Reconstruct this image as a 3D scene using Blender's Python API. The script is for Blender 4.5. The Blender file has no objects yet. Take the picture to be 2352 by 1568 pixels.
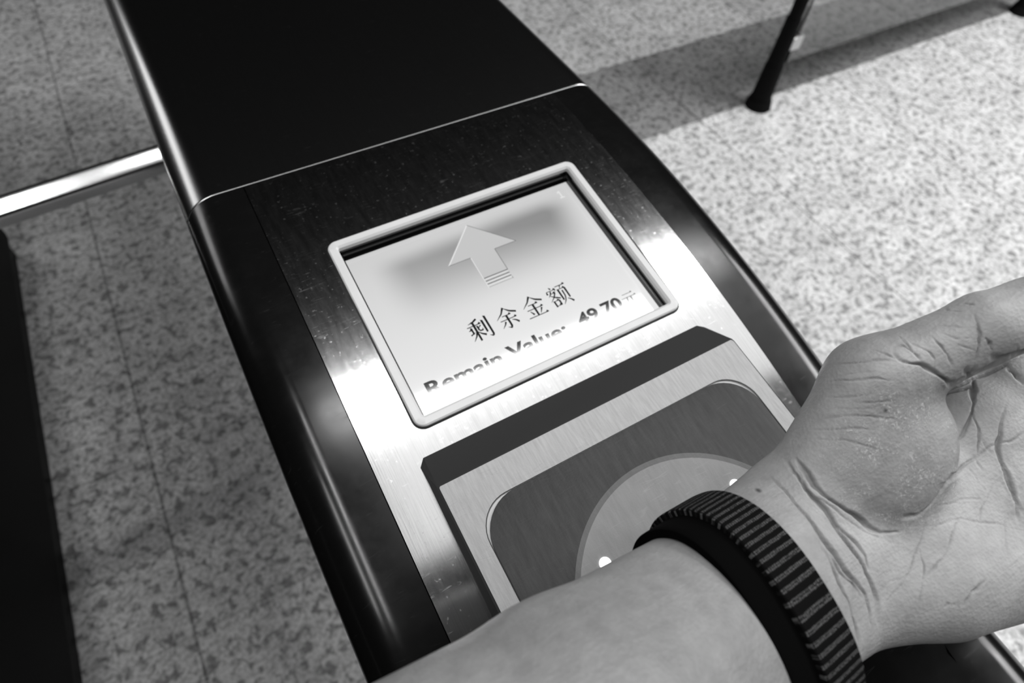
import bpy, bmesh, math, random
import numpy as np
from mathutils import Vector, Matrix
random.seed(4); np.random.seed(4)
SC=bpy.context.scene; COL=SC.collection
# ---------------------------------------------------------------- camera
cam=bpy.data.cameras.new('camera'); co=bpy.data.objects.new('camera',cam); COL.objects.link(co); SC.camera=co
CR=Matrix(((0.87025102,-0.38371362,0.30891263),(-0.49070192,-0.73037142,0.47515178),(0.04329875,-0.56508535,-0.82389548)))
M4=Matrix.Identity(4)
for i in range(3):
    M4[i][0]=CR[i][0]; M4[i][1]=-CR[i][1]; M4[i][2]=-CR[i][2]
M4.translation=Vector((0,0,1.23)); co.matrix_world=M4
cam.sensor_width=36; cam.sensor_fit='HORIZONTAL'; cam.lens=36*1400/2352
cam.clip_start=.01
cam.dof.use_dof=True; cam.dof.focus_distance=.24; cam.dof.aperture_fstop=11
# ---------------------------------------------------------------- world, lights, exposure
W=bpy.data.worlds.new('world'); SC.world=W; W.use_nodes=True
W.node_tree.nodes['Background'].inputs[0].default_value=(.5,.5,.5,1)
W.node_tree.nodes['Background'].inputs[1].default_value=.007
def area(name,loc,size,rad,rot=(0,0,0),spread=180):
    l=bpy.data.lights.new(name,'AREA'); l.shape='RECTANGLE'; l.size,l.size_y=size
    l.energy=rad*math.pi*size[0]*size[1]; l.spread=math.radians(spread)
    o=bpy.data.objects.new(name,l); o.location=loc; o.rotation_euler=[math.radians(a) for a in rot]; COL.objects.link(o); return o
area('ceiling_light_panel',(1.0,.6225,3.0),(2.2,.18),24)
area('ceiling_light_diffuse',(1.1,.12,3.0),(2.2,.90),1.25)
area('ceiling_tube_aisle',(-.58,.12,3.0),(.08,1.3),30)
area('ceiling_light_left_aisle',(-1.30,-.35,3.0),(.20,1.5),13)
area('ceiling_light_hall',(3.4,-.2,3.0),(1.6,2.0),11.0)
area('ceiling_light_behind',(3.4,-1.2,2.9),(1.6,1.4),6,(25,0,50))
area('wall_light_far_left',(-2.6,3.7,1.95),(2.0,.9),3.3,(82,0,211))
SC.view_settings.view_transform='Standard'; SC.view_settings.look='None'
SC.view_settings.exposure=0; SC.view_settings.gamma=1
# ---------------------------------------------------------------- helpers
def mesh(name,V,F,mat,parent=None,smooth=True,auto=None):
    me=bpy.data.meshes.new(name); me.from_pydata([tuple(map(float,v)) for v in V],[],[tuple(map(int,f)) for f in F]); me.update()
    if mat: me.materials.append(mat)
    if smooth:
        me.polygons.foreach_set('use_smooth',[True]*len(me.polygons))
        me.set_sharp_from_angle(angle=math.radians(auto or 35))
    o=bpy.data.objects.new(name,me); COL.objects.link(o)
    if parent: o.parent=parent
    return o
def empty(name,loc=(0,0,0)):
    o=bpy.data.objects.new(name,None); o.location=loc; o.empty_display_size=.05; COL.objects.link(o); return o
def tag(o,label,cat,group=None):
    o['label']=label; o['category']=cat
    if group: o['group']=group
    return o
def setpar(o,p):
    o.parent=p; o.matrix_parent_inverse=Matrix.Translation(-Vector(p.location))
class NT:
    def __init__(s,name):
        s.m=bpy.data.materials.new(name); s.m.use_nodes=True; s.t=s.m.node_tree; s.b=s.t.nodes['Principled BSDF']; s.out=s.t.nodes['Material Output']
    def n(s,typ,ins=None,**kw):
        nd=s.t.nodes.new(typ)
        for k,v in kw.items(): setattr(nd,k,v)
        for k,v in (ins or {}).items(): s.set(nd.inputs[k],v)
        return nd
    def set(s,sock,v):
        if hasattr(v,'is_output') or isinstance(v,bpy.types.NodeSocket): s.t.links.new(v,sock)
        else: sock.default_value=v
    def p(s,**kw):
        mp=dict(base='Base Color',metal='Metallic',rough='Roughness',spec='Specular IOR Level',normal='Normal',emit='Emission Color',estr='Emission Strength',coat='Coat Weight',crough='Coat Roughness',aniso='Anisotropic',ior='IOR',sss='Subsurface Weight',alpha='Alpha',trans='Transmission Weight')
        for k,v in kw.items():
            if k in('base','emit') and isinstance(v,(int,float)): v=(v,v,v,1)
            s.set(s.b.inputs[mp[k]],v)
        return s
    def math(s,op,a,b=0.,c=0.,clamp=False):
        nd=s.t.nodes.new('ShaderNodeMath'); nd.operation=op; nd.use_clamp=clamp
        s.set(nd.inputs[0],a); s.set(nd.inputs[1],b)
        if op in('MULTIPLY_ADD','SMOOTH_MIN','SMOOTH_MAX'): s.set(nd.inputs[2],c)
        return nd.outputs[0]
    def mapr(s,v,a,b,c,d,smooth=False):
        nd=s.t.nodes.new('ShaderNodeMapRange')
        if smooth: nd.interpolation_type='SMOOTHSTEP'
        s.set(nd.inputs[0],v)
        for i,x in enumerate((a,b,c,d)): s.set(nd.inputs[i+1],x)
        return nd.outputs[0]
    def noise(s,vec,scale,detail=3,rough=.55,dist=0.):
        nd=s.n('ShaderNodeTexNoise'); s.set(nd.inputs['Vector'],vec); nd.inputs['Scale'].default_value=scale; nd.inputs['Detail'].default_value=detail; nd.inputs['Roughness'].default_value=rough; nd.inputs['Distortion'].default_value=dist
        return nd.outputs[0]
    def vor(s,vec,scale,feature='F1'):
        nd=s.n('ShaderNodeTexVoronoi',feature=feature); s.set(nd.inputs['Vector'],vec); nd.inputs['Scale'].default_value=scale
        return nd.outputs['Distance']
    def obj(s): return s.n('ShaderNodeTexCoord').outputs['Object']
    def gen(s): return s.n('ShaderNodeTexCoord').outputs['Generated']
    def mapping(s,vec,scale=(1,1,1),rot=(0,0,0),loc=(0,0,0)):
        nd=s.n('ShaderNodeMapping'); s.set(nd.inputs[0],vec); nd.inputs['Scale'].default_value=scale; nd.inputs['Rotation'].default_value=rot; nd.inputs['Location'].default_value=loc
        return nd.outputs[0]
    def grey(s,v): return s.n('ShaderNodeCombineColor',{0:v,1:v,2:v}).outputs[0]
    def bump(s,h,strength,dist):
        nd=s.n('ShaderNodeBump'); s.set(nd.inputs['Height'],h); nd.inputs['Strength'].default_value=strength; nd.inputs['Distance'].default_value=dist
        return nd.outputs[0]
def scratches(N,vec,scale=60,w=.012,rots=(.3,1.1,1.9,2.6)):
    """fine random scratches: thin iso-lines of very stretched noise, masked"""
    tot=None
    for i,r in enumerate(rots):
        v=N.mapping(vec,(scale*.10,scale*1.7,1),(0,0,r),(i*3.1,i*7.7,0))
        n=N.noise(v,1.6,0,.4,.25)
        l=N.math('SUBTRACT',1.,N.mapr(N.math('ABSOLUTE',N.math('SUBTRACT',n,.5)),0,w,0,1))
        msk=N.mapr(N.noise(N.mapping(vec,(1,1,1),(0,0,0),(i*5.3,0,0)),scale*.9,1),.56,.64,0,1)
        l=N.math('MULTIPLY',l,msk)
        tot=l if tot is None else N.math('MAXIMUM',tot,l)
    return tot
# ---------------------------------------------------------------- materials
def m_cover():
    N=NT('cover_steel'); v=N.obj()
    br=N.noise(N.mapping(v,(1600,20,1)),1,3,.6); blot=N.noise(v,40,3)
    s=scratches(N,v,120,.004)
    N.p(base=N.grey(N.mapr(br,.2,.8,.24,.29)),metal=1.,rough=N.math('MULTIPLY_ADD',s,.04,.21),normal=N.bump(br,.03,.0002)); return N.m
def m_granite():
    N=NT('granite'); v=N.obj(); sx=N.n('ShaderNodeSeparateXYZ',{0:v}).outputs
    a=N.noise(v,50,3,.6,.5); bb=N.noise(v,120,3,.6); c=N.noise(v,9,2)
    spk=N.mapr(a,.38,.51,0,1,True)
    spk2=N.math("MULTIPLY",N.mapr(N.noise(v,23,3,.6),.3,.7,.86,1.1),N.mapr(bb,.34,.62,.62,1.05,True))
    val=N.math('MULTIPLY',N.mapr(spk,0,1,.30,.72),spk2)
    val=N.math('MULTIPLY',val,N.mapr(c,.3,.7,.86,1.1))
    # darker band over one row of tiles
    row=N.math('MULTIPLY',N.math('MULTIPLY',N.math('GREATER_THAN',sx[1],1.197),N.math('LESS_THAN',sx[1],1.587)),N.math('GREATER_THAN',sx[0],.245))
    val=N.math('MULTIPLY',val,N.mapr(row,0,1,1,.42))
    # joints
    def joint(s,off,pitch,w):
        f=N.math('FRACT',N.math('DIVIDE',N.math('SUBTRACT',s,off),pitch))
        d=N.math('MINIMUM',f,N.math('SUBTRACT',1.,f))
        return N.mapr(N.math('MULTIPLY',d,pitch),w*.6,w*1.5,0,1)
    jx=joint(sx[0],-.3605,.605,.0026); jy=joint(sx[1],.027,.39,.0022)
    j=N.math('MULTIPLY',jx,N.mapr(jy,0,1,.5,1))
    tl=N.n('ShaderNodeTexWhiteNoise',noise_dimensions='2D')
    fx=N.math('FLOOR',N.math('DIVIDE',N.math('ADD',sx[0],.3605),.605)); fy=N.math('FLOOR',N.math('DIVIDE',N.math('SUBTRACT',sx[1],.027),.39))
    N.set(tl.inputs[0],N.n('ShaderNodeCombineXYZ',{0:fx,1:fy}).outputs[0])
    val=N.math('MULTIPLY',val,N.mapr(tl.outputs[0],0,1,.92,1.06))
    col=N.mapr(j,0,1,N.math('MULTIPLY',val,.5),val)
    h=N.math('ADD',N.math('MULTIPLY',j,1.),N.math('MULTIPLY',bb,.1))
    N.p(base=N.grey(col),rough=.42,spec=.35,normal=N.bump(h,.25,.002)); return N.m
def m_brushed():
    N=NT('brushed_steel'); v=N.obj()
    br=N.noise(N.mapping(v,(2600,28,1)),1,3,.6); s=scratches(N,v,150,.006); sp=N.mapr(N.noise(v,420,2),.66,.74,0,1)
    blot=N.noise(N.mapping(v,(260,60,1),(0,0,.3)),1,4,.7)
    h=N.math('ADD',N.math('MULTIPLY',br,.5),N.math('MULTIPLY',s,0.))
    rough=N.math('ADD',N.mapr(blot,.35,.7,.135,.165),N.math('MULTIPLY',N.math('MAXIMUM',s,sp),.10))
    N.p(base=N.grey(N.mapr(br,.2,.8,.52,.66)),metal=1.,rough=rough,normal=N.bump(h,.10,.0003)); return N.m
def m_shell():
    N=NT('dark_polished_shell'); v=N.obj()
    s=scratches(N,v,120,.005); blot=N.noise(v,48,4,.65)
    rough=N.math('ADD',N.mapr(blot,.35,.75,.17,.24),N.math('MULTIPLY',s,.05))
    N.p(base=N.grey(N.math('MULTIPLY_ADD',s,.006,.004)),rough=rough,spec=.42,normal=N.bump(blot,.004,.0002)); return N.m
def m_simple(name,base,rough,metal=0.,spec=.5,noise=None,bump=None,emit=None):
    N=NT(name); N.p(base=base,rough=rough,metal=metal,spec=spec)
    if noise: N.p(base=N.grey(N.mapr(N.noise(N.obj(),noise[0],4,.6),.3,.7,base-noise[1],base+noise[1])))
    if bump: N.p(normal=N.bump(N.noise(N.obj(),bump[0],3,.6),bump[1],bump[2]))
    if emit: N.p(emit=1.,estr=emit)
    return N.m
def m_reader():
    N=NT('reader_satin_grey'); v=N.obj()
    n=N.noise(N.mapping(v,(1,1,1),(0,0,.9)),900,3,.6,0); st=N.noise(N.mapping(v,(700,90,1),(0,0,.75)),1,3,.6); s=scratches(N,v,80,.012)
    h=N.math('ADD',N.math('ADD',N.math('MULTIPLY',n,.5),N.math('MULTIPLY',st,.6)),N.math('MULTIPLY',s,-.2))
    N.p(base=N.grey(N.mapr(st,.3,.7,.28,.35)),metal=.25,rough=.5,spec=.3,normal=N.bump(h,.3,.0004)); return N.m
def m_pad(name,base,var,rough=.5):
    N=NT(name); v=N.obj()
    n=N.noise(v,1100,3,.6); st=N.noise(N.mapping(v,(420,70,1),(0,0,-.7)),1,4,.65); s=scratches(N,v,110,.016); b=N.noise(v,30,3)
    val=N.math('ADD',N.mapr(st,.3,.7,base-var,base+var),N.math('MULTIPLY',s,base*.18))
    val=N.math('MULTIPLY',val,N.mapr(b,.3,.7,.88,1.12))
    N.p(base=N.grey(val),rough=rough,spec=.22,normal=N.bump(N.math('ADD',n,st),.25,.0003)); return N.m
def m_screen():
    N=NT('lit_display'); g=N.gen(); x,y,_=N.n('ShaderNodeSeparateXYZ',{0:g}).outputs
    wob=N.noise(g,2.2,2)
    ex=N.math('MULTIPLY',N.mapr(x,.05,.22,0,1,True),N.mapr(x,.80,.97,1,0,True))
    ey=N.mapr(N.math('ADD',y,N.math('MULTIPLY',wob,.06)),.86,.99,1,0,True)
    low=N.mapr(y,.42,.88,0,1,True)
    d=N.math('MULTIPLY',N.math('MULTIPLY',ex,ey),low)
    d=N.math('MULTIPLY',d,N.mapr(x,.1,.9,.75,1.15))
    v=N.mapr(d,0,1,N.mapr(y,.2,1.,.80,.60),.27)
    N.p(base=.01,rough=.055,spec=.9,emit=N.grey(v),estr=1.); return N.m
def m_ink(name,e,rough=.085):
    N=NT(name); N.p(base=.004,rough=.055,spec=.9,emit=float(e),estr=1.); return N.m
def m_skin():
    N=NT('skin'); v=N.obj()
    at=N.n('ShaderNodeAttribute',attribute_name='crease').outputs['Fac']
    dry=N.n('ShaderNodeAttribute',attribute_name='dry').outputs['Fac']
    mott=N.noise(v,180,3,.6); fine=N.noise(v,1500,3,.6); big=N.noise(v,38,2)
    cell=N.vor(v,850); fl=N.noise(v,800,4,.75,1.2)
    flk=N.math('MULTIPLY',N.mapr(fl,.53,.62,0,1),N.math('MULTIPLY',dry,N.mapr(N.noise(v,150,2),.42,.62,0,1)))
    val=N.mapr(mott,.25,.75,.29,.39)
    val=N.math('MULTIPLY',val,N.mapr(big,.3,.7,.9,1.08))
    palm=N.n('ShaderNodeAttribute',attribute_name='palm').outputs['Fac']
    val=N.math('MULTIPLY',val,N.mapr(palm,0,1,.68,1.05))  # paler palm skin; also puts shade on forearm and thumb side into the colour
    val=N.math('MULTIPLY',val,N.mapr(dry,0,1,1.,.86))
    val=N.math('ADD',val,N.math('MULTIPLY',flk,.22))
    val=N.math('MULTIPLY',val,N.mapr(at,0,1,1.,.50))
    mole=N.n('ShaderNodeAttribute',attribute_name='mole').outputs['Fac']
    val=N.math('MULTIPLY',val,N.mapr(mole,0,1,1.,.25))
    wr=N.noise(N.mapping(v,(70,620,200),(0,0,.25)),1,3,.6,.3)
    fine=N.math('ADD',fine,N.math('MULTIPLY',wr,2.4))
    h=N.math('ADD',N.math('MULTIPLY',fine,.4),N.math('ADD',N.math('MULTIPLY',cell,.5),N.math('MULTIPLY',flk,.8)))
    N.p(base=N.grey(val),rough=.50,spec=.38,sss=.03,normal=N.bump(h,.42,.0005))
    N.b.inputs['Subsurface Radius'].default_value=(.004,.004,.004); N.b.inputs['Subsurface Scale'].default_value=.5
    return N.m
def m_strap():
    N=NT('woven_strap'); uv=N.n('ShaderNodeUVMap').outputs[0]; sp=N.n('ShaderNodeSeparateXYZ',{0:uv}).outputs
    # u: along the strap in mm, v: across in mm
    wob=N.math('MULTIPLY',N.noise(uv,.35,2),.4)
    r=N.math('FRACT',N.math('DIVIDE',N.math('ADD',sp[0],wob),2.35)); rr=N.math('SINE',N.math('MULTIPLY',r,math.pi))
    row=N.math('FLOOR',N.math('DIVIDE',N.math('ADD',sp[0],wob),2.35))
    two=N.math('ABSOLUTE',N.math('SINE',N.math('MULTIPLY',r,math.pi*2)))
    q=N.math('FRACT',N.math('ADD',N.math('DIVIDE',sp[1],.8),N.math('MULTIPLY',row,.37))); qq=N.math('SINE',N.math('MULTIPLY',q,math.pi))
    wv=N.noise(N.mapping(uv,(3.2,2.4,1)),1,2,.6)
    thr=N.math('MULTIPLY',N.mapr(rr,.74,.97,0,1,True),N.mapr(N.math('MULTIPLY',N.math('MULTIPLY',qq,N.mapr(two,0,1,.45,1)),N.mapr(wv,.35,.65,.25,1.5)),.35,.75,.04,1))
    val=N.mapr(thr,0,1,.005,.15)
    h=N.math('ADD',rr,N.math('MULTIPLY',qq,.35))
    N.p(base=N.grey(val),rough=.9,spec=.03,normal=N.bump(h,.25,.0005)); return N.m
# ---------------------------------------------------------------- hand: signed distance model (mm, wrist frame)
import numpy as np
HAND_O=np.array([0.1229,-0.0045,1.0307])
HAND_M=np.array([[0.9633,-0.2669,0.0298],[0.259,0.9527,0.1593],[-0.0708,-0.1457,0.9868]])
def unit(v): v=np.array(v,float); return v/np.linalg.norm(v)
def smin(a,b,k):
    h=np.clip(0.5+0.5*(b-a)/k,0,1); return b+(a-b)*h-k*h*(1-h)
def sd_cone(p,p1,p2,r1,r2):
    p1=np.array(p1,float);p2=np.array(p2,float);d=p2-p1
    t=np.clip(((p-p1)@d)/(d@d),0,1)
    return np.linalg.norm(p-p1-t[:,None]*d,axis=1)-(r1+(r2-r1)*t)
def sd_ell(p,c,ax,r):
    q=(p-np.array(c,float))@np.array(ax,float).T/np.array(r,float)
    k0=np.linalg.norm(q,axis=1); k1=np.linalg.norm(q/np.array(r,float),axis=1)+1e-9
    return k0*(k0-1)/k1
def sd_tube(p,pts,width):
    """elliptical tube through stations (centre, half width, half thickness)"""
    best=None
    for (c1,b1,t1),(c2,b2,t2) in zip(pts[:-1],pts[1:]):
        c1=np.array(c1,float);c2=np.array(c2,float);d=c2-c1;L=np.linalg.norm(d);d/=L
        w=np.array(width,float);w=w-d*(d@w);w/=np.linalg.norm(w);n=np.cross(d,w)
        q=p-c1;s=q@d;t=np.clip(s/L,0,1);over=s-t*L
        rb=b1+(b2-b1)*t;rt=t1+(t2-t1)*t
        u=q@w/rb;v=q@n/rt;o=over/rt
        k0=np.sqrt(u*u+v*v+o*o);k1=np.sqrt((u/rb)**2+(v/rt)**2+(o/rt)**2)+1e-9
        e=k0*(k0-1)/k1
        best=e if best is None else smin(best,e,6.0)
    return best
FINGERS=[ # base, r at the joints, directions per segment, segment lengths
 ((88,37,12),(11.0,9.6,8.6,7.2),((1,.10,.12),(.93,.05,.36),(.82,.03,.57)),(46,27,21)),
 ((92,16,11),(11.0,9.8,8.8,7.4),((1,.02,.12),(.92,0,.40),(.78,0,.62)),(51,32,22)),
 ((89,-5,8),(10.6,9.2,8.2,7.0),((1,-.05,.16),(.9,-.03,.44),(.75,0,.66)),(47,30,22)),
 ((82,-25,4),(9.6,8.0,7.2,6.2),((1,-.14,.18),(.9,-.08,.46),(.74,-.03,.67)),(38,23,20)),
]
def hand_sdf(p):
    arm=sd_tube(p,[((-230,-66,80),46,42),((-93,-29,30),36,31),((-36,-11,10.5),30,22),((-3,.6,0),31,18.5)],(.0,1,0))
    palm=sd_tube(p,[((2,0,0),28,17),((30,0,2),32,15.5),((66,5,4),42,14),((88,5,6),44,11.5)],(0,1,0))
    d=smin(arm,palm,9)
    d=smin(d,sd_ell(p,(36,-18,3),np.eye(3),(33,15,16)),8)
    ax=unit((.72,.52,.3));bx=unit(np.cross((0,0,1),ax));cx=np.cross(ax,bx)
    d=smin(d,sd_ell(p,(25,22,13),(ax,bx,cx),(28,20.5,17.5)),4.5)
    d=smin(d,sd_ell(p,(74,27,10),np.eye(3),(20,15,11)),8)
    th=smin(sd_cone(p,(4,20,6),(28,45,24),15,14),sd_cone(p,(28,45,24),(60,50,40.8),13.2,10.8),7)
    th=smin(th,sd_cone(p,(60,50,40.8),(83,51,47),10.8,9),4)
    th=smin(th,sd_ell(p,(74,50.5,45.5),(unit((.93,.04,.25)),unit((-.04,1,0)),unit((-.25,0,.93))),(17,11.2,9.6)),3)
    d=smin(d,th,7)
    fs=None
    for base,rr,dirs,ln in FINGERS:
        q=np.array(base,float);f=None
        for i,(dv,l) in enumerate(zip(dirs,ln)):
            q2=q+unit(dv)*l
            e=sd_cone(p,q,q2,rr[i],rr[i+1]); f=e if f is None else smin(f,e,3)
            q=q2
        fs=f if fs is None else smin(fs,f,1.5)
    d=smin(d,fs,6)
    return d
def surface_nets(fn,lo,hi,h):
    n=[int((b-a)/h)+1 for a,b in zip(lo,hi)]
    ax=[lo[i]+h*np.arange(n[i]) for i in range(3)]
    F=np.empty(n,np.float32)
    for i,xv in enumerate(ax[0]):
        Yg,Zg=np.meshgrid(ax[1],ax[2],indexing='ij')
        F[i]=fn(np.stack([np.full(Yg.size,xv),Yg.ravel(),Zg.ravel()],1)).reshape(Yg.shape)
    S=F<0
    cs=[S[dx:n[0]-1+dx,dy:n[1]-1+dy,dz:n[2]-1+dz] for dx in (0,1) for dy in (0,1) for dz in (0,1)]
    cnt=sum(c.astype(np.int8) for c in cs); act=(cnt>0)&(cnt<8)
    idx=-np.ones(act.shape,np.int64); I=np.argwhere(act); idx[act]=np.arange(len(I))
    acc=np.zeros((len(I),3));num=np.zeros(len(I))
    co=[(dx,dy,dz) for dx in (0,1) for dy in (0,1) for dz in (0,1)]
    for a in range(8):
        for b in range(a+1,8):
            if sum(abs(co[a][k]-co[b][k]) for k in range(3))!=1: continue
            fa=F[I[:,0]+co[a][0],I[:,1]+co[a][1],I[:,2]+co[a][2]];fb=F[I[:,0]+co[b][0],I[:,1]+co[b][1],I[:,2]+co[b][2]]
            m=(fa<0)!=(fb<0);t=np.where(m,fa/(fa-fb+1e-12),0)
            pt=np.array(co[a])+t[:,None]*(np.array(co[b])-np.array(co[a]))
            acc+=pt*m[:,None];num+=m
    V=(I+acc/num[:,None])*h+np.array(lo)
    Q=[]
    for k in range(3):
        u,v=(k+1)%3,(k+2)%3
        sl=[slice(1,n[j]-1) for j in range(3)];sl[k]=slice(0,n[k]-1)
        s2=list(sl);s2[k]=slice(1,n[k])
        A=S[tuple(sl)];B=S[tuple(s2)]
        for flip in (0,1):
            m=(A&~B) if not flip else (~A&B)
            J=np.argwhere(m)
            for j in range(3):
                if j!=k: J[:,j]+=1
            eu=np.zeros(3,int);eu[u]=1;ev=np.zeros(3,int);ev[v]=1
            def g(o): return idx[o[:,0],o[:,1],o[:,2]]
            q=np.stack([g(J-eu-ev),g(J-ev),g(J),g(J-eu)],1)
            Q.append(q[:,::-1] if flip else q)
    return V,np.concatenate(Q)
def sdf_grad(fn,p,e=.3):
    g=np.stack([fn(p+np.eye(3)[i]*e)-fn(p-np.eye(3)[i]*e) for i in range(3)],1)
    return g/(np.linalg.norm(g,axis=1)[:,None]+1e-9)
def project(fn,V,it=3):
    for _ in range(it): V=V-sdf_grad(fn,V)*(fn(V)*.9)[:,None]
    return V
def split_quads(V,Q):
    E=np.concatenate([np.sort(Q[:,[i,(i+1)%4]],1) for i in range(4)])
    key=E[:,0]*len(V)+E[:,1];uk,inv=np.unique(key,return_inverse=True)
    mid=(V[uk//len(V)]+V[uk%len(V)])/2
    nq=len(Q);e=[len(V)+inv[i*nq:(i+1)*nq] for i in range(4)];c=len(V)+len(uk)+np.arange(nq)
    V2=np.concatenate([V,mid,V[Q].mean(1)])
    return V2,np.concatenate([np.stack([Q[:,i],e[i],c,e[(i+3)%4]],1) for i in range(4)])
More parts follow.
